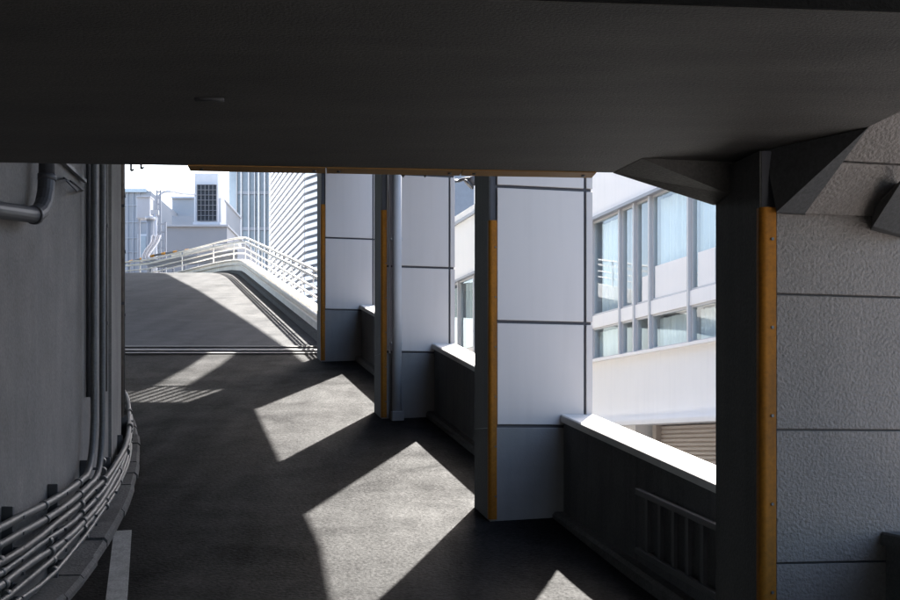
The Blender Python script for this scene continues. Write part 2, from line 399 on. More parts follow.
# the big drain with its elbow at the top left
pd = thing('drain_pipe', 'fat dark drain pipe coming down the wall and bending left in an elbow', 'pipe', tuple(onwall(10.6, 3.4, .14)))
base = Vector(pd.location)
A = onwall(10.62, 5, .14)-base; B_ = onwall(10.62, 3.75, .14)-base; C_ = onwall(10.6, 3.47, .14)-base; D_ = onwall(10.28, 3.39, .14)-base; E_ = onwall(4.5, 2.7, .14)-base
MB().tube([A,B_], .062, 16).build('upper_pipe', M['darksteel'], pd)
MB().tube(arc(B_, C_, D_, 4), .066, 16, smooth=False).build('elbow', M['darksteel'], pd)
MB().tube([D_, E_], .062, 16).build('lower_pipe', M['darksteel'], pd)
for p in (B_, D_):
    MB().tube([p-Vector((0,0,.0))+(B_-A).normalized()*-.02 if p is B_ else p+(E_-D_).normalized()*-.02, p+(B_-A).normalized()*.03 if p is B_ else p+(E_-D_).normalized()*.03], .072, 16).build('collar', M['darksteel'], pd)
# bent metal stirrup below a slanting bar
st = thing('metal_stirrup', 'small bent dark metal stirrup bracket fixed high on the core wall', 'bracket', tuple(onwall(12.1, 3.6, .0)))
base = Vector(st.location)
MB().tube([wp(64,178,.0)-base, wp(64,178,.12)-base, wp(77,191,.12)-base, wp(77,191,.0)-base], .009, 8).build('lower_rod', M['darksteel'], st)
MB().tube([wp(69,180,.0)-base, wp(69,180,.10)-base, wp(83,190,.10)-base, wp(83,190,.0)-base], .009, 8).build('upper_rod', M['darksteel'], st)
MB().tube([wp(64,178,.12)-base, wp(69,180,.10)-base], .009, 8).build('end_rod', M['darksteel'], st)
sb = MB().bar(wp(62,160,.04), wp(85,181,.04), .03, .03).build('slanting_bar', M['steel']); tag(sb, 'slanting grey metal bar high on the core wall above the stirrup', 'bar')

# ------------------------------------------------------------------ piers
ZS = 3.32                                       # underside of the crossing beam
piers = []
def pier(Y0, label, joints, ztop, kind):
    X0 = rowx(Y0); zb = g(Y0)
    t = thing('pier', label, 'pier', (X0, Y0, zb), TH, 'piers along the open side of the ramp')
    W, D = 1.085, .63
    if kind == 'panel':
        bt = joints[0]-.015-zb
        MB().box(.012,W-.012,.03,D-.012,bt-.02,ztop-zb).build('core', M['joint'], t)
        MB().box(0,.03,.034,D,bt,ztop-zb).build('side_facing', M['pierside'], t)
        MB().box(.0,W,.0,D,-.3,bt).build('base', M['base'], t, .006)
        MB().box(-.004,.0+.01,.05,D-.01,-.3,bt-.01).build('side_skirt', M['pierside'], t)
        lv = joints + [ztop]
        for i in range(len(lv)-1):
            a, b = lv[i]-zb+.016, lv[i+1]-zb-.016
            MB().box(.078,W-.095,.004,.03,a,b).build('panel', M['panel'], t, .004)
            MB().box(W-.068,W,.004,D-.02,a,b).build('end_panel', M['panel'], t, .004)
    else:
        MB().box(.012,W+.6,.03,D-.012,-.3,ztop-zb).build('core', M['joint'], t)
        MB().box(0,.03,.034,D,-.3,ztop-zb).build('side_facing', M['pierside'], t)
        lv = joints
        for i in range(len(lv)-1):
            a, b = lv[i]-zb+.006, lv[i+1]-zb-.006
            MB().box(.088,W+.62,.0,.03,a,b).build('panel', M['plaster'], t, .003)
    # orange corner guard, wrapped round the corner nearest the ramp
    z1 = 3.02 if kind == 'panel' else 2.93
    r = .035; pl = []
    for i in range(7):
        a = math.pi+ i/6*math.pi/2
        pl.append((r-.012+r*math.cos(a), r-.012+r*math.sin(a)))
    pl = [(-.012,.11)]+pl+[(.06,-.012),(.06,.02),(.02,.11)] if False else [(-.012,.05)]+pl+[(.07,-.012) if kind=='panel' else (.08,-.012),(.07,.03) if kind=='panel' else (.08,.03),(0,.03),(0,.05)]
    MB().prism(pl, .02, z1).build('corner_guard', M['guard'], t)
    bolt = MB().tube([(0,-.002,0),(0,-.009,0)], .009, 8).mesh('bolt', M['steel'])
    for i in range(6): link('bolt', bolt, t, (.055,-.011,.25+i*.5))
    piers.append(t); return t
p3 = pier(13.53, 'white panelled pier with orange corner guard nearest the middle of the view', [1.84,2.89,4.25,5.6,6.8], 6.8, 'panel')
p2 = pier(19.5, 'white panelled pier with a round grey downpipe beside it', [3.02,4.26,5.6,7.0], 7.0, 'panel')
p1 = pier(25.9, 'farthest white panelled pier beside the white ramp barrier', [4.30,5.68,7.1,8.1], 8.1, 'panel')
p4 = pier(7.635, 'near dark pier with rough plaster front and wide orange corner guard on the right', [-.3,.19,.955,1.714,2.485,2.96], 3.3, 'plaster')

# narrow sub-strips and the downpipe on the second pier
dp = thing('downpipe', 'round pale grey downpipe standing against the second white pier', 'pipe', (rowx(19.5)+.205*VX+.09*UX*-1, 19.5+.13*VY-.09*UY, g(19.4)), TH)
MB().tube([(0,0,.12),(0,0,5.1)], .068, 18).build('tube', M['pipegrey'], dp)
MB().box(-.09,.09,-.085,.06,-.05,.13).build('foot', M['base'], dp, .01)
for z in (1.1, 2.6, 4.1): MB().box(-.085,.085,-.0,.085,z,z+.03).build('clamp', M['pipegrey'], dp)
stp = MB().box(.10,.128,-.035,.003,.95,3.3).build('trim_strip', M['panel'], p2)

# ------------------------------------------------------------------ parapets between the piers
def row(w, Y0, t):                              # point at offset w across and t along from a pier corner at Y0
    return (rowx(Y0)+VX*w+UX*t, Y0+VY*w+UY*t)
def parapet(Ya, ta, tb, label, cop='coping'):
    Xa, Ya2 = row(.8, Ya, ta)
    t = thing('parapet', label, 'parapet', (Xa, Ya2, g(Ya2)), 0, 'parapets between the piers'); base = Vector(t.location)
    n = max(2, int((tb-ta)/.5))
    def sw(w0, w1, z0, z1, name, m, parts=1, extra=None, chamf=0):
        lens = [(ta+(tb-ta)*i/parts+ (.004 if i else 0), ta+(tb-ta)*(i+1)/parts-(.004 if i<parts-1 else 0)) for i in range(parts)]
        for a,b in lens:
            secs = []; k = max(2, int((b-a)/.4))
            for j in range(k+1):
                s_ = a+(b-a)*j/k
                p = row(w0+.085, Ya, s_); q = row(w1+.085, Ya, s_); gz = g(p[1]) if Ya > 8 or ta < 0 else max(.86-.166*(13.53-p[1]), .0)
                sec = [(p[0],p[1],gz+z0),(q[0],q[1],gz+z0),(q[0],q[1],gz+z1),(p[0]+chamf*VX,p[1]+chamf*VY,gz+z1)]
                if chamf: sec.append((p[0],p[1],gz+z1-chamf))
                secs.append([Vector(v)-base for v in sec])
            MB().sweep(secs).build(name, m, t)
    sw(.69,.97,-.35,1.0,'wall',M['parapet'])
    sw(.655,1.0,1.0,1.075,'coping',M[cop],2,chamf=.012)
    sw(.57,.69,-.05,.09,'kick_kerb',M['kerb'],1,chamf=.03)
    return t
L_ = (13.53-7.635)/UY
pp = parapet(7.635, .63, L_, 'low dark parapet with sunlit white coping and a steel rack on it')
parapet(13.53, .63, (19.5-13.53)/UY, 'low dark parapet between the middle white pier and the pier with the downpipe')
parapet(19.5, .63, (25.9-19.5)/UY, 'short visible dark parapet between the two farthest white piers')
parapet(7.635, -6, 0, 'dark end of a coped parapet in front of the near plaster pier', 'parapet')  # coping takes the dark wall colour to stand in for shade
# steel rack fixed to the near parapet
rk = thing('steel_rack', 'dark steel rack of upright bars between two rails on the parapet face', 'rack', (*row(.64,7.635,2.2), g(10)), 0); base = Vector(rk.location)
def rp(t, h, w=.60):
    x, y = row(w+.085, 7.635, t); return Vector((x, y, g(row(.69,7.635,t)[1])+h))-base
for h in (.27,.77):
    MB().bar(rp(1.3,h), rp(3.75,h), .045, .05).build('rail', M['steel'], rk, .004)
for i in range(8):
    tt = 1.55+i*.285
    MB().bar(rp(tt,.27,.615), rp(tt,.77,.615), .03, .055, up=(UX,UY,0)).build('bar', M['steel'], rk)
for tt in (1.35,3.6):
    for h in (.27,.77): MB().bar(rp(tt,h,.60), rp(tt,h,.69), .04, .04).build('bracket', M['steel'], rk)

# ------------------------------------------------------------------ crossing beam overhead
def sof(x, y): 
    Y = F*(ZS-1.6)/(450-y); return ((x-450)/F*Y, Y)
far_l = (-4.6, 8.02); far_r = sof(613,172.5)
pA = sof(0,162.5); pN = sof(0,-16); pE = sof(500,0)
dx = (far_r[0]-pA[0], far_r[1]-pA[1]); k = 1.6/dx[0]
far_l = (pA[0]-dx[0]*k, pA[1]-dx[1]*k)
Ap = sof(642,158); T2 = sof(868,127); E2 = sof(902,109)
near_r = sof(900,13)
poly = [far_l, (pN[0]-1.6, pN[1]-.06), pE, near_r, (3.6, near_r[1]+.15), (3.6,6.2), (E2[0]+.02,E2[1]-.02), T2, (2.5,7.75), (2.4,8.55), far_r]
bt = thing('overhead_beam', 'broad dark rough beam crossing the ramp overhead with an orange far edge', 'beam', (0,7,ZS))
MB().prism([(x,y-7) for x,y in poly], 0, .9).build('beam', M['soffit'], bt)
a = Vector((*sof(0,-16),0)); b = Vector((pE[0],pE[1],0)); c = Vector((near_r[0],near_r[1],0)); e = Vector((3.6,near_r[1]+.15,0))
for u_,v_ in ((a,b),(b,c),(c,e)): MB().bar(u_+Vector((0,-7.012,.46)), v_+Vector((0,-7.012,.46)), .02, .915).build('near_face', M['black'], bt)  # thin boards added in front, their black stands in for shade
# haunches down to the near pier
def wedge(name, pts, fcs, m, parent, off=Vector((0,7,ZS))):
    return MB().add([Vector(p)-off for p in pts], fcs).build(name, m, parent)
b1 = px(713,205,8.24); b1n = px(729,194,8.05)
a0 = Vector((*far_r, ZS-.003)); a1 = Vector((*Ap, ZS-.003))
a0.y -= .002
cin = Vector((b1.x+.25, b1.y+.06, b1.z)); cin2 = Vector((b1n.x+.25, b1n.y+.06, b1n.z))
wedge('haunch', [a0,a1,b1n,b1, cin2,cin, (b1n.x+.25,b1n.y+.06,ZS+.03),(b1.x+.25,b1.y+.06,ZS+.03), (a0.x,a0.y,ZS+.03),(a1.x,a1.y,ZS+.03)],
   [(0,1,2,3),(3,2,4,5),(1,9,6,4,2),(0,3,5,7,8),(8,7,6,9),(5,4,6,7),(0,8,9,1)], M['soffit'], bt)
c0 = Vector((1.838,7.60,2.94)); c1 = Vector((2.012,7.655,2.94)); c2 = Vector((*T2,ZS-.004)); c3 = Vector((1.80,7.72,ZS-.004)); c4 = Vector((2.2,8.0,ZS)); c5 = Vector((2.1,7.9,2.94))
wedge('near_haunch', [c0,c1,c2,c3,c4,c5], [(0,1,2,3),(1,5,4,2),(0,3,4,5),(0,5,1),(3,2,4)], M['dark_conc'], bt)
# sloping plastered underside to the right of it
def vplus(p, w): return Vector((p.x+VX*w, p.y+VY*w, p.z))
sl_d = (c2-c1); upc = c2+sl_d*1.6
hp = thing('plaster_slope', 'rough plastered slope leaning out above the near pier at the right edge', 'wall', (c1.x,c1.y,c1.z), TH)
base = Vector(hp.location)
Rm = bpy.data.objects
import mathutils
Ri = mathutils.Matrix.Rotation(-TH, 3, 'Z')
def lc(p): return Ri @ (Vector(p)-base)
jt = c1+sl_d*.62
for (a,b) in ((c1+sl_d*.005, jt-sl_d*.012),(jt+sl_d*.012, upc)):
    nb = Vector((0,.12,.10))
    MB().add([lc(a),lc(vplus(a,2)),lc(vplus(b,2)),lc(b)]+[lc(a+nb),lc(vplus(a,2)+nb),lc(vplus(b,2)+nb),lc(b+nb)],
      [(0,1,2,3),(4,7,6,5),(0,4,5,1),(1,5,6,2),(2,6,7,3),(3,7,4,0)]).build('panel', M['plaster'], hp)
nb = Vector((0,.03,.03)); a = c1; b = upc
MB().add([lc(a+nb),lc(vplus(a,2)+nb),lc(vplus(b,2)+nb),lc(b+nb)]+[lc(a+nb*3),lc(vplus(a,2)+nb*3),lc(vplus(b,2)+nb*3),lc(b+nb*3)],
      [(0,1,2,3),(4,7,6,5),(0,4,5,1),(1,5,6,2),(2,6,7,3),(3,7,4,0)]).build('backing', M['joint'], hp)
br = thing('wedge_bracket', 'dark wedge shaped bracket at the right edge below the plaster slope', 'bracket', tuple(px(873,225,7.6)), 0); base2 = Vector(br.location)
w0 = px(873,226,7.66); w1 = px(905,236,7.75); w2 = px(905,176,7.35); w3 = px(877,205,7.62)
MB().add([w0-base2,w1-base2,w2-base2,w3-base2]+[w0-base2+Vector((.05,.25,0)),w1-base2+Vector((.05,.25,0)),w2-base2+Vector((.05,.35,0)),w3-base2+Vector((.02,.25,0))],
   [(0,1,2,3),(4,7,6,5),(0,4,5,1),(1,5,6,2),(2,6,7,3),(3,7,4,0)]).build('wedge', M['dark_conc'], br)
# orange edge angle along the far lower edge, in lengths
e0 = sof(187,165.2); e1 = sof(596,172.2)
for i in range(3):
    f0, f1 = i/3, (i+1)/3
    a = Vector((e0[0]+(e1[0]-e0[0])*f0, e0[1]+(e1[1]-e0[1])*f0+.06, .008)); b = Vector((e0[0]+(e1[0]-e0[0])*f1-.006, e0[1]+(e1[1]-e0[1])*f1+.06, .008))
    MB().bar(a-Vector((0,7,0)), b-Vector((0,7,0)), .16, .03).build('edge_angle', M['bronze'], bt)
    for ff in (f0+.03, f1-.03):
        p = Vector((e0[0]+(e1[0]-e0[0])*ff, e0[1]+(e1[1]-e0[1])*ff+.06-7, -.003)); MB().tube([p,p-Vector((0,0,.012))], .012, 8).build('bolt', M['darksteel'], bt)
# anchors hanging under the far edge and at its left end
for x, y0, y1, dx_ in ((404,169,176,-7),(426,169,176,-7)):
    a = px(x+5,y0,8.6); b = px(x-2,y1,8.6); o = MB().bar(a,b,.035,.02); 
    o = o.build('hanging_hook', M['darksteel']); tag(o, 'black hook hanging under the beam edge, left one' if x < 410 else 'black hook hanging under the beam edge, right one', 'hook', 'hooks under the beam edge')
for i,(x,y0,y1) in enumerate(((131,161,171),(141,161,169))):
    a = px(x,y0,8.5); b = px(x,y1,8.5); o = MB().bar(a,b,.012,.012).bar(b,b+Vector((.02,0,.012)),.01,.01).build('hanging_clip', M['darksteel'])
    tag(o, ['bent clip hanging at the left end of the beam, nearer the wall','bent clip hanging at the left end of the beam, farther from the wall'][i], 'clip', 'clips at the left end of the beam')
o = MB().tube([px(205,98,6.6)-Vector((.05,0,0)), px(212,97.5,6.6), px(222,98.5,6.6)+Vector((.01,0,0))], .012, 8).build('conduit_stub', M['darksteel'])
o.location.z = ZS-px(205,98,6.6).z-.004
tag(o, 'small dark fitting on the underside of the beam', 'fitting')

# the floor slab over the viewer, the deck above the bays, an added shading deck high up
dk = thing('near_deck', 'dark concrete floor slab over the viewer behind the beam', 'slab', (0,0,3.75))
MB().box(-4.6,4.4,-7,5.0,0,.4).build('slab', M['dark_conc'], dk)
MB().box(-4.6,4.4,5.0,5.15,-.2,.7).build('edge_beam', M['dark_conc'], dk)
def zd(x, y): return 6.8 if y < 18.5 else 6.8+.18*(y-18.5)
ud = thing('upper_deck', 'unseen concrete deck above the bays, edged to bound the light patches', 'slab', (0,0,0))  # out of view; height and right edge shaped by the patch outlines
yy = [7.9,12,18.5,20,23,26.72]
vs = []; fs = []
for y in yy:
    xr = rowx(y)+1.10
    for (x) in (-9.0, xr):
        vs += [(x,y,zd(x,y)),(x,y,zd(x,y)+.8)]
for i in range(len(yy)-1):
    a = i*4; fs += [(a,a+2,a+6,a+4),(a+1,a+5,a+7,a+3),(a+2,a+3,a+7,a+6),(a,a+4,a+5,a+1)]
fs += [(0,1,3,2),(20,22,23,21)]
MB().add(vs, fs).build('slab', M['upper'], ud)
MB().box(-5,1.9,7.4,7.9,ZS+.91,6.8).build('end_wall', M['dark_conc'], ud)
bw = thing('light_block_wall', 'unseen dark wall added behind the viewer to keep out skylight', 'wall', (0,-7,0))  # added out of view to darken the space under the slab
MB().box(-4.6,7.4,-.3,0,-.4,3.75).build('wall', M['dark_conc'], bw)
rl = thing('stripe_shadow_bars', 'unseen upright bars added high over the ramp to cast the striped shadow', 'screen', (-9.0,27.9,8.0))  # added out of view, placed where its bars stripe the ramp
for i in range(40): MB().box(-.042,.042,-.02,.02,.07,1.45).build('bar', M['steel'], rl, loc=(.1+i*.17,0,0))
MB().box(0,7.0,-.03,.03,0,.07).build('bottom_rail', M['steel'], rl)
MB().box(0,7.0,-.03,.03,1.45,1.52).build('top_rail', M['steel'], rl)

def zh(x, y): return 12.0+.17*max(0, y-34)
def cast(x, y, yg=None):
    p = gp(x, y) if yg is None else Vector(((x-450)/F*yg, yg, g(yg)))
    t = 0.0
    while (p+SUN*t).z < zh(0, (p+SUN*t).y): t += .01
    q = p+SUN*t; return (q.x, q.y)
bp = [cast(120,0,60), cast(128,0,56), cast(165,0,52.5), cast(200,291), cast(230,310), cast(255,326), cast(280,343), cast(307,364)]  # added deck's outline, traced along the sun from the wanted shadow edges
bp += [cast(245,386), cast(186,388.5), cast(243,351), cast(213,351), cast(150,388.5), cast(80,388.5)]
bp += [(-24, 32), (-30, 55)]
hd = thing('high_shade_deck', 'unseen deck added far overhead to shade the upper ramp', 'slab', (0,0,0))
bm_ = bmesh.new(); f_ = bm_.faces.new([bm_.verts.new((x,y,zh(x,y))) for x,y in bp]); bmesh.ops.triangulate(bm_, faces=[f_])
for cut in (34.0,): bmesh.ops.bisect_plane(bm_, geom=list(bm_.verts)+list(bm_.edges)+list(bm_.faces), plane_co=(0,cut,0), plane_no=(0,1,0))
for v in bm_.verts: v.co.z = zh(v.co.x, v.co.y)
ex = bmesh.ops.extrude_face_region(bm_, geom=list(bm_.faces))
for v in ex['geom']:
    if isinstance(v, bmesh.types.BMVert): v.co.z += .3
bmesh.ops.recalc_face_normals(bm_, faces=bm_.faces)
me_ = bpy.data.meshes.new('slab'); bm_.to_mesh(me_); bm_.free(); me_.materials.append(M['upper']); link('slab', me_, hd)
for x, y in ((-20,44),(-22,66)): MB().tube([(x,y,0),(x,y,zh(x,y)+.1)], .5, 16).build('column', M['upper'], hd)

# ------------------------------------------------------------------ expansion joint across the ramp
ej = thing('expansion_joint', 'pale metal expansion joint across the ramp below the sunlit part', 'joint', (0,27.6,g(27.6)))
for (y0,y1,m,h) in ((27.0,27.12,'steel',.03),(27.45,27.62,'steel',.035),(28.1,28.2,'steel',.03)):
    zz = g((y0+y1)/2)-g(27.6)
    mb = MB(); a = -9.6; b = rowx(27.6)+.5
    mb.add([(a,y0-27.6,g(y0)-g(27.6)-.05),(b,y0-27.6,g(y0)-g(27.6)-.05),(b,y1-27.6,g(y1)-g(27.6)-.05),(a,y1-27.6,g(y1)-g(27.6)-.05),
            (a,y0-27.6,g(y0)-g(27.6)+h),(b,y0-27.6,g(y0)-g(27.6)+h),(b,y1-27.6,g(y1)-g(27.6)+h),(a,y1-27.6,g(y1)-g(27.6)+h)],
            [(0,3,2,1),(4,5,6,7),(0,1,5,4),(1,2,6,5),(2,3,7,6),(3,0,4,7)])
    mb.build('steel_strip', M['conduit' if y0 > 28 or y0 < 27.3 else 'base'], ej)

# ------------------------------------------------------------------ white barrier up the ramp and round the bend
bpts = []
for i in range(13):
    Y = 27.2+i*(50.5-27.2)/12; bpts.append(Vector((rowx(Y)+.52, Y, 0)))
bpts += arc((bpts[-1].x,50.5,0),(-9.0,56.9,0),(-13.2,58.6,0),8)[1:]
bpts += [Vector((-16.5,59.6,0)), Vector((-21,60.6,0))]
bb = thing('ramp_barrier', 'white barrier with rails and pipes climbing the right side of the ramp', 'barrier', (bpts[0].x,bpts[0].y,g(bpts[0].y))); base = Vector(bb.location)
def off_path(w):
    out = []
    for i,p in enumerate(bpts):
        d = (bpts[min(i+1,len(bpts)-1)]-bpts[max(i-1,0)]).normalized(); n = Vector((d.y,-d.x,0)); q = p+n*w; q.z = g(min(p.y,60))-(0,.02,.05,.1,.18,.28,.4,.55,.7,.8)[max(0,i-len(bpts)+10)]; out.append(q)
    return out
def bsweep(w0, w1, z0, z1, name, m):
    A_ = off_path(w0); B_ = off_path(w1)
    MB().sweep([[Vector((a.x,a.y,a.z+z0))-base, Vector((b.x,b.y,b.z+z0))-base, Vector((b.x,b.y,b.z+z1))-base, Vector((a.x,a.y,a.z+z1))-base] for a,b in zip(A_,B_)]).build(name, m, bb)
bsweep(-.16,.3,-.3,.12,'kerb',M['kerb'])
bsweep(0,.25,.12,.56,'lower_wall',M['barrier'])
bsweep(.12,.155,1.20,1.27,'cap',M['barrier'])
for (w_,z_,r_) in ((.09,.80,.026),(.09,1.0,.026),(-.05,.34,.035),(-.06,.50,.03)):
    MB().tube([p+Vector((0,0,z_))-base for p in off_path(w_)], r_, 10).build('pipe', M['barrier'], bb)
MB().tube([p+Vector((0,0,1.40))-base for p in off_path(.14)], .035, 10).build('top_rail', M['barrier'], bb)
path = off_path(0); tot = 0; cm = MB().box(.12,.15,-.02,.02,-.50,.17).mesh('post', M['barrier']); pm = MB().box(-.02,.02,-.02,.02,0,.14).mesh('post', M['frameshade'])
nx = .5; acc = 0
for i in range(len(path)-1):
    a, b = path[i], path[i+1]; L2 = (b-a).length; d = (b-a).normalized(); n = Vector((d.y,-d.x,0)); rz = math.atan2(n.y,n.x)
    while nx < acc+L2:
        p = a+d*(nx-acc)
        link('post', cm, bb, p+Vector((0,0,1.03))-base, rz); link('rail_post', pm, bb, p+n*.14+Vector((0,0,1.26))-base, rz)
        nx += 2.3
    acc += L2
# handrail with orange markers round the bend
hr = thing('marker_rail', 'thin rail with orange bands beyond the bend of the white barrier', 'railing', (-15,61.5,g(58))); base = Vector(hr.location)
hp_ = [px(60,272,62), px(128,262,62.5), px(160,254,62), px(195,249,61.5), px(245,244,61)]
MB().tube([p-base for p in hp_], .045, 8).build('rail', M['bluegrey2'], hr)
for i in range(len(hp_)-1):
    for s_ in range(3):
        a = hp_[i].lerp(hp_[i+1], s_/3+.05); b = hp_[i].lerp(hp_[i+1], s_/3+.16)
        if i > 2 and s_ > 0: continue
        MB().tube([a-base,b-base], .06, 8).build('band', M['orange'], hr)
        MB().box(-.03,.03,-.03,.03,-1.3,0).build('post', M['frameshade'], hr, loc=a-base)
MB().tube([p-base for p in (px(172,257,60.5), px(190,252,60.5), px(215,247.5,60.4), px(240,245,60.0))], .12, 10).build('handrail', M['barrier'], hr)

# ------------------------------------------------------------------ rooftop plant beyond the crest
def block(x0,x1,y0,y1,Y,depth,name,m,parent,bev=0,base=None,tilt=0):
    a = px(x0,y1,Y); b = px(x1,y0,Y); base = base or Vector(parent.location)
    return MB().box(a.x-base.x,b.x-base.x,Y-base.y,Y+depth-base.y,a.z-base.z,b.z-base.z).build(name, m, parent, bev)
def far_thing(name, label, cat, x, y, Y, group=None): return thing(name, label, cat, tuple(px(x,y,Y)), 0, group)
rb = far_thing('rooftop_block', 'blue grey rooftop block carrying the tall cooling unit', 'building', 195, 285, 78)
block(166,227,226,330,78,12,'wall',M['bluegrey'],rb)
block(165,228,224.5,226.3,77.8,12.4,'coping',M['bluegrey2'],rb)
rb2 = far_thing('plant_room', 'pale blue grey plant room behind the cooling unit', 'building', 205, 224, 88)
block(172,222,197,330,92,8,'wall',M['bluegrey2'],rb2)
block(171,223,196,198,91.8,8.4,'coping',M['unit'],rb2)
block(172,196,216,226,84,3,'low_wall',M['bluegrey2'],rb2)
ac = far_thing('cooling_unit', 'tall white cooling unit with a dark gridded grille on the rooftop block', 'cooling unit', 206, 224, 80)
block(194,218.5,173,225,79.2,2.2,'casing',M['unit'],ac,.05)
block(197,216.5,184.5,220.5,79.1,.09,'grille_back',M['grille'],ac)
for i in range(6):
    x = 197+i*3.9; block(x-.16,x+.16,184.5,220.5,78.98,.1,'grille_bar',M['bluegrey'],ac)
for i in range(8):
    y = 184.5+i*5.14; block(197,216.5,y-.16,y+.16,78.95,.1,'grille_bar',M['bluegrey'],ac)
block(193,220,221.8,225.4,78.8,2.8,'base_frame',M['unit'],ac)
block(218.5,221,198,225,79.3,1.8,'side_duct',M['unit'],ac)
lb = far_thing('stair_building', 'blue grey building with a dark window at the left end of the skyline', 'building', 140, 285, 84)
block(118,151,191,330,84,9,'wall',M['bluegrey2'],lb)
block(118,146,188.5,192,83.8,8,'parapet',M['lightglass'],lb)
for x in (127.5,133,139.5): block(x-.3,x+.3,192,330,83.92,.1,'pilaster_joint',M['frameshade'],lb)
for y in (205,222,238,252): block(118,151,y-.3,y+.3,83.93,.1,'course_joint',M['frameshade'],lb)
wf = block(137.5,147,234,262,83.8,.2,'window_frame',M['unit'],lb)
block(138.8,145.8,236,261,83.7,.1,'pane',M['towerglass'],wf,base=Vector(lb.location)) 
pc = far_thing('control_cabinet', 'white control cabinet in front of the stair building', 'cabinet', 143, 250, 72)
block(136.5,150,196.5,218,72,.8,'casing',M['unit'],pc,.03)
block(136.2,150.3,195.6,197,71.9,1.0,'hood',M['unit'],pc)
block(138,140,218,300,72.3,.15,'leg',M['frameshade'],pc); block(147,149,218,300,72.3,.15,'leg',M['frameshade'],pc)
vp = far_thing('riser_pipe', 'thick pale riser pipe below the white cabinet', 'pipe', 151, 280, 70)
base = Vector(vp.location)
MB().tube([px(150.5,300,70)-base, px(150.5,219,70)-base], .2, 14).build('tube', M['bluegrey2'], vp)
MB().tube([px(150.5,217,70)-base, px(150.5,220,70)-base], .27, 14).build('collar', M['unit'], vp)
vp2 = far_thing('thin_riser_pipe', 'thin pale riser pipe right of the thick riser', 'pipe', 155, 280, 70.5); base = Vector(vp2.location)
MB().tube([px(155,300,70.5)-base, px(155,214,70.5)-base], .11, 10).build('tube', M['unit'], vp2)
q_ = px(155,213,70.5)-base; MB().box(q_.x-.2,q_.x+.2,-.1,.1,q_.z-.1,q_.z+.15).build('cap', M['unit'], vp2)
ts = far_thing('cable_ladder', 'grey frame of cable ladders standing beside the riser pipes', 'cable ladder', 160, 280, 71); base = Vector(ts.location)
for x in (157,160.5,165.5): MB().bar(px(x,300,71)-base, px(x,190 if x<162 else 222,71)-base, .1,.1).build('upright', M['frameshade'], ts)
for y in (192,198,204,210,216,224,232,240,248): MB().bar(px(157,y,71)-base, px(160.5 if y<222 else 165.5,y,71)-base, .07,.07).build('rung', M['frameshade'], ts)
ca = [px(157,208,71.5), px(158,198,71.5), px(163,192.5,71.5), px(172,191.5,72), px(182,193.5,74), px(195,194.5,78)]
def smooth(pts, n=4):
    out = []
    for i in range(len(pts)-1):
        p0 = pts[max(i-1,0)]; p1 = pts[i]; p2 = pts[i+1]; p3_ = pts[min(i+2,len(pts)-1)]
        for j in range(n):
            t = j/n; out.append(.5*((2*p1)+(p2-p0)*t+(2*p0-5*p1+4*p2-p3_)*t*t+(-p0+3*p1-3*p2+p3_)*t**3))
    return out+[pts[-1]]
c_ = MB().tube(smooth(ca), .07, 8).build('arched_cable', M['frameshade']); tag(c_, 'arching grey cable from the ladders to the cooling unit', 'cable')
for i in range(5):                                # bundled cables that bend from the risers to the right along the barrier
    o_ = i*1.6
    cp = [px(152+o_*1.3,236,64), px(151+o_,243,63), px(145+o_*1.0,251,62), px(142.5+o_*.9,258-i*.2,61.2), px(147+o_*.8,264.5-o_*.9,60.6), px(162,266.5-o_*.95,60.2), px(190,263.5-o_*1.1,59.6), px(214,261.5-o_*1.2,59), px(238,258-o_*1.3,58.4)]
    c_ = MB().tube(smooth(cp), .05, 8).build('bent_cable', M['bluegrey2' if i%2 else 'frameshade'])
    tag(c_, ['outermost','second','middle','fourth','innermost'][i]+' of the bent cables sweeping down from the risers to the barrier', 'cable', 'bent cables at the top of the ramp')

# glass tower
gt = thing('glass_tower', 'tall grey blue glass tower with pale vertical fins', 'tower', tuple(px(255,300,150)))
base = Vector(gt.location)
def towerbox(x0,x1,Y,dep,name,m,z0=-12,z1=70,par=None):
    a=(x0-450)/F*Y; b=(x1-450)/F*Y
    return MB().box(a-base.x,b-base.x,Y-base.y,Y+dep-base.y,z0-base.z,z1-base.z).build(name,m,par or gt)
towerbox(229,236,150.5,10,'corner_glazing',M['lightglass'])
towerbox(236,296,150,12,'glazing',M['towerglass'])
for x, wd in ((236.5,.5),(241,1.2),(248.5,1.0),(254.5,.6),(258.5,1.6),(264.5,1.2),(269.5,1.6),(274.5,1.0),(280,1),(286,1)):
    towerbox(x-wd/2,x+wd/2,149.5,.6,'fin',M['fin'])
for i in range(14):
    z = -2+i*4.0
    MB().box((236-450)/F*150-base.x,(296-450)/F*150-base.x,149.86-base.y,149.99-base.y,z-base.z,z+.35-base.z).build('floor_band', M['frameshade'], gt)
base0 = base
st2 = thing('slim_tower', 'slim distant blue building left of the glass tower', 'tower', tuple(px(232,285,170))); base = Vector(st2.location)
towerbox(230,234.5,149,1,'wall',M['lightglass'],-12,16.5+8,st2)
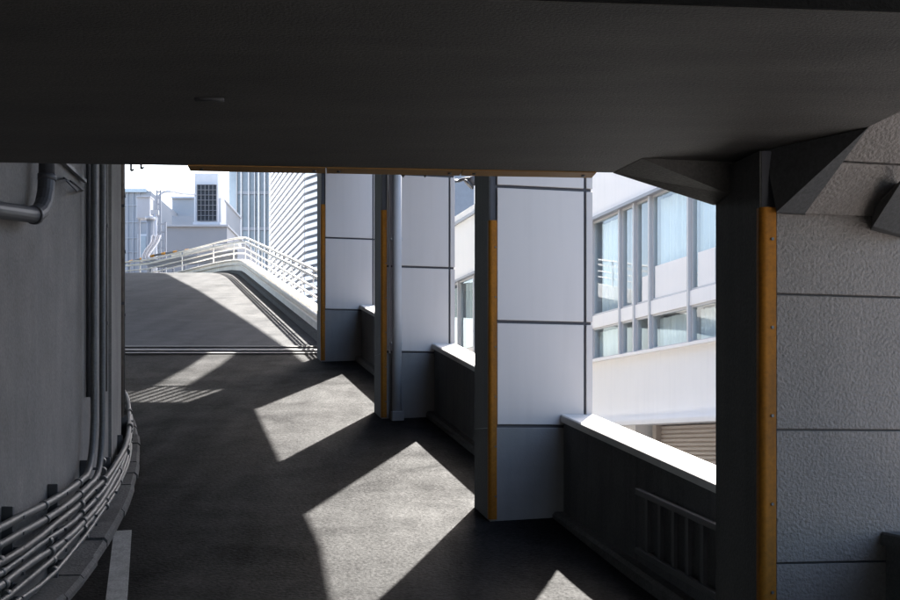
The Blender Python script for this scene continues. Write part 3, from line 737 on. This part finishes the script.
# louvred tower: faces turn at the corner, slats project
lt = thing('louvred_tower', 'white tower wrapped in horizontal louvres', 'tower', (-11.65,110,-.4)); base = Vector(lt.location)
c = Vector((-11.65,110)); l = c+Vector((-.267,1)).normalized()*22; r_ = c+Vector((.67,-1)).normalized()*10
bk = [l, c, r_, r_+Vector((8,4)), l+Vector((10,4))]
MB().prism([(p.x-base.x,p.y-base.y) for p in bk], 0, 60).build('wall', M['louvregap'], lt)
def slats(a, b, out, name, z0=4):
    mb = MB(); d = (b-a).normalized(); z = z0
    while z < 52:
        a0 = a; b0 = b
        p = [(a0.x,a0.y,z),(b0.x,b0.y,z),(b0.x+out.x*.25,b0.y+out.y*.25,z-.05),(a0.x+out.x*.25,a0.y+out.y*.25,z-.05)]
        p2 = [(x,y,zz+.34) for x,y,zz in p]
        mb.add([Vector(q)-base for q in p+p2], [(0,3,2,1),(4,5,6,7),(0,1,5,4),(1,2,6,5),(2,3,7,6),(3,0,4,7)]); z += .6
    mb.build(name, M['louvre'], lt, kind='stuff')
d1 = (c-l).normalized(); n1 = Vector((d1.y,-d1.x)); n1 = n1 if n1.x < 0 else -n1
d2 = (r_-c).normalized(); n2 = Vector((-.6,-.8)).normalized()
slats(l, c+n2*.0, n1, 'louvre_slats'); slats(c, r_, n2, 'louvre_slats')

# ------------------------------------------------------------------ white building with windows to the right
DP = 12.0; TB = math.atan2(.2726, 1)
wb = thing('white_building', 'white building with a band of tall curtained windows beyond the parapets', 'building', (DP-.2726*25, 25, -.4), TB)
# local frame: +y along the facade (away), +x into the building
cT = math.cos(TB)
def fy(xpx): return (F*DP/(xpx-82)-25)/cT        # local y where the facade is seen at pixel column xpx
def hz(k): return k*DP+1.6+.4                    # height above the foot (local z)
Y0_, Y1_ = -16, 38
zb0, zb1, zb2, zb3, zb4, zr_ = hz(.052), hz(.176), hz(.238), hz(.262), hz(.447), hz(.60)
def wbx(x0,x1,y0,y1,z0,z1,name,m,par=None,bev=0): return MB().box(x0,x1,y0,y1,z0,z1).build(name,m,par or wb,bev)
wbx(0,.4,Y0_,Y1_,zb0,zb1-.06,'wall',M['white'])
wbx(-.12,.4,Y0_,Y1_,zb1-.06,zb1,'sill',M['white'])
wbx(0,.4,Y0_,Y1_,zb2,zb3,'spandrel',M['white'])
wbx(-.0,.4,Y0_,Y1_,zb4+.07,zr_,'upper_wall',M['white'])
wbx(-.10,.4,Y0_,Y1_,zb4,zb4+.07,'head_frame',M['frameshade'])
wbx(-.06,.4,Y0_,Y1_,zr_+.002,zr_+.1,'roof_edge',M['frameshade'])
wbx(.0,.4,Y0_,Y1_,zr_+.1,zr_+.32,'roof_parapet',M['white'])
wbx(-.35,.4,Y0_,Y1_,zb0-.09,zb0,'awning_ledge',M['white'])
wbx(3.2,3.5,Y0_,Y1_,0,zr_,'back_wall',M['room'])
wbx(.42,3.2,Y0_,Y1_,zb2+.05,zb2+.2,'floor_slab',M['room'])
wbx(.42,3.2,Y0_,Y1_,zb4+.1,zb4+.3,'ceiling',M['white'])
wbx(.42,3.2,Y0_,Y1_,zb1-.2,zb1-.05,'lower_floor',M['room'])
wbx(.4,3.5,Y1_,Y1_+.3,0,zr_,'end_wall',M['white']); wbx(.4,3.5,Y0_-.3,Y0_,0,zr_,'end_wall',M['white'])
wbx(.4,3.6,Y0_,Y1_,zr_,zr_+.2,'roof',M['white'])
# ground floor: recessed shutters, each with its ribs, and posts
yy = fy(641); 
wbx(.55,.62,Y0_,Y1_,0,zb0-.05,'recess_wall',M['room'])
shd = []
for i in range(5):
    y1 = yy-.15-i*3.6; y0 = y1-3.3
    mb = MB(); z = 0; secs = []
    pr = []
    while z < zb0-.12: pr += [(.42,z),(.39,z+.02),(.39,z+.07),(.42,z+.09)]; z += .09
    vs = []; fs = []
    for (x_,z_) in pr: vs += [(x_,y0,z_),(x_,y1,z_)]
    for j in range(len(pr)-1): fs.append((2*j,2*j+1,2*j+3,2*j+2))
    mb.add(vs, fs); mb.build('roller_shutter', M['shutter'], wb)
    wbx(.28,.5,y1,y1+.18,0,zb0-.09,'post',M['shutter'])
wbx(.0,.4,yy+.3,Y1_,-.0,zb0-.09,'lower_wall',M['white'])
# window bays: boundaries from the picture, then repeated in the same rhythm
bnd = [fy(594.5-26), fy(595-.5), fy(620), fy(634.5), fy(650), fy(689), fy(714)]
bnd = [fy(x) for x in (620,634.5,650,689)]
widths = [bnd[0]-bnd[1], bnd[1]-bnd[2], bnd[2]-bnd[3]]
ring = [1.55, widths[0], widths[1], widths[2]]
ys_ = list(bnd)
y = bnd[0]; i = 0
seq = [1.75, 1.6, .75, .8, 1.8]
while y < Y1_-2: y += seq[i%5]; ys_.insert(0, y); i += 1
y = bnd[-1]; i = 0
while y > Y0_+2: y -= [1.35,.8,1.8,1.7][i%4]; ys_.append(y); i += 1
mul = MB().box(-.035,.30,-.035,.035,zb1,zb4).mesh('mullion', M['frame'])
for k,y in enumerate(ys_): link('mullion', mul, wb, (0,y,0))
for k in range(len(ys_)-1):
    y1, y0 = ys_[k]-.046, ys_[k+1]+.046
    for (z0,z1) in ((zb1,zb2),(zb3,zb4)):
        f = MB()
        e = .045
        f.box(.03,.1,y0,y1,z0,z0+e).box(.03,.1,y0,y1,z1-e,z1).box(.03,.1,y0,y0+e,z0+e,z1-e).box(.03,.1,y1-e,y1,z0+e,z1-e)
        fo = f.build('window', M['frame'], wb)
        MB().box(.06,.068,y0+e,y1-e,z0+e,z1-e).build('pane', M['glass'], fo)
        # curtain: folded sheet behind the glass
        if random.random() < .85 or True:
            wv = []; nf = max(6, int((y1-y0)/.035)); cov = random.choice([1,.97,.9]) if z0 > 4.9 else random.choice([1,.9])
            ph = random.random()*6
            top = z1-.08
            for j in range(nf+1):
                yy2 = y0+(y1-y0)*j/nf*cov; xx = .24+.035*math.sin(j*1.15+ph)+.02*math.sin(j*.37)
                wv += [(xx,yy2,z0+.02),(xx,yy2,top)]
            MB().add(wv, [(2*j,2*j+1,2*j+3,2*j+2) for j in range(nf)], True).build('curtain', M['curtain'], fo)
# low white panels in front of two windows
for (xa,xb,k0) in ((650,689,.322),(689,714,.322),(634.5,650,.31)):
    y1, y0 = fy(xa)-.05, fy(xb)+.05
    wbx(.05,.12,y0+ (0 if xa != 634.5 else .0),y1-(.1 if xa==650 else .25),zb3,hz(k0),'window_panel',M['white'])
# glazed roof structure seen over the roof edge in the slot
gr = thing('glazed_roof', 'sloping glazed roof with pale ribs rising behind the white building', 'roof', (DP-.2726*44+3, 44, zr_-.2), TB)
for i in range(16):
    y0 = -9+i*1.6
    MB().add([(0,y0,0),(0,y0+1.45,0),(5.5,y0+1.45,5.5),(5.5,y0,5.5),(0,y0,-.06),(0,y0+1.45,-.06),(5.5,y0+1.45,5.44),(5.5,y0,5.44)],[(0,1,2,3),(4,7,6,5),(0,4,5,1),(1,5,6,2),(2,6,7,3),(3,7,4,0)]).build('glass_sheet', M['roofglass'], gr)
    MB().bar((0,y0+1.52,.03),(5.5,y0+1.52,5.53),.26,.2).build('rib', M['fin'], gr)
for i in range(7):
    MB().bar((i*.85+.2,-9,i*.85+.34),(i*.85+.2,16,i*.85+.34),.3,.1).build('cross_rib', M['fin'], gr)
# floodlight arm in the slot beside the middle pier
fl = thing('floodlight', 'dark floodlight on a bent arm above the slot beside the middle pier', 'lamp', tuple(px(472,187,21.4)), 0); base = Vector(fl.location)
MB().tube([p-base for p in smooth([px(441,178,20.3), px(456,181,21.4), px(464,179,21.4), px(472,178,21.4)])], .025, 8).build('arm', M['darksteel'], fl)
MB().tube([px(469,184,21.35)-base, px(477,176,21.35)-base], [.085,.055], 12).build('head', M['darksteel'], fl)
MB().tube([px(468,185,21.34)-base, px(469.5,183.5,21.34)-base], .10, 12).build('rim', M['steel'], fl)
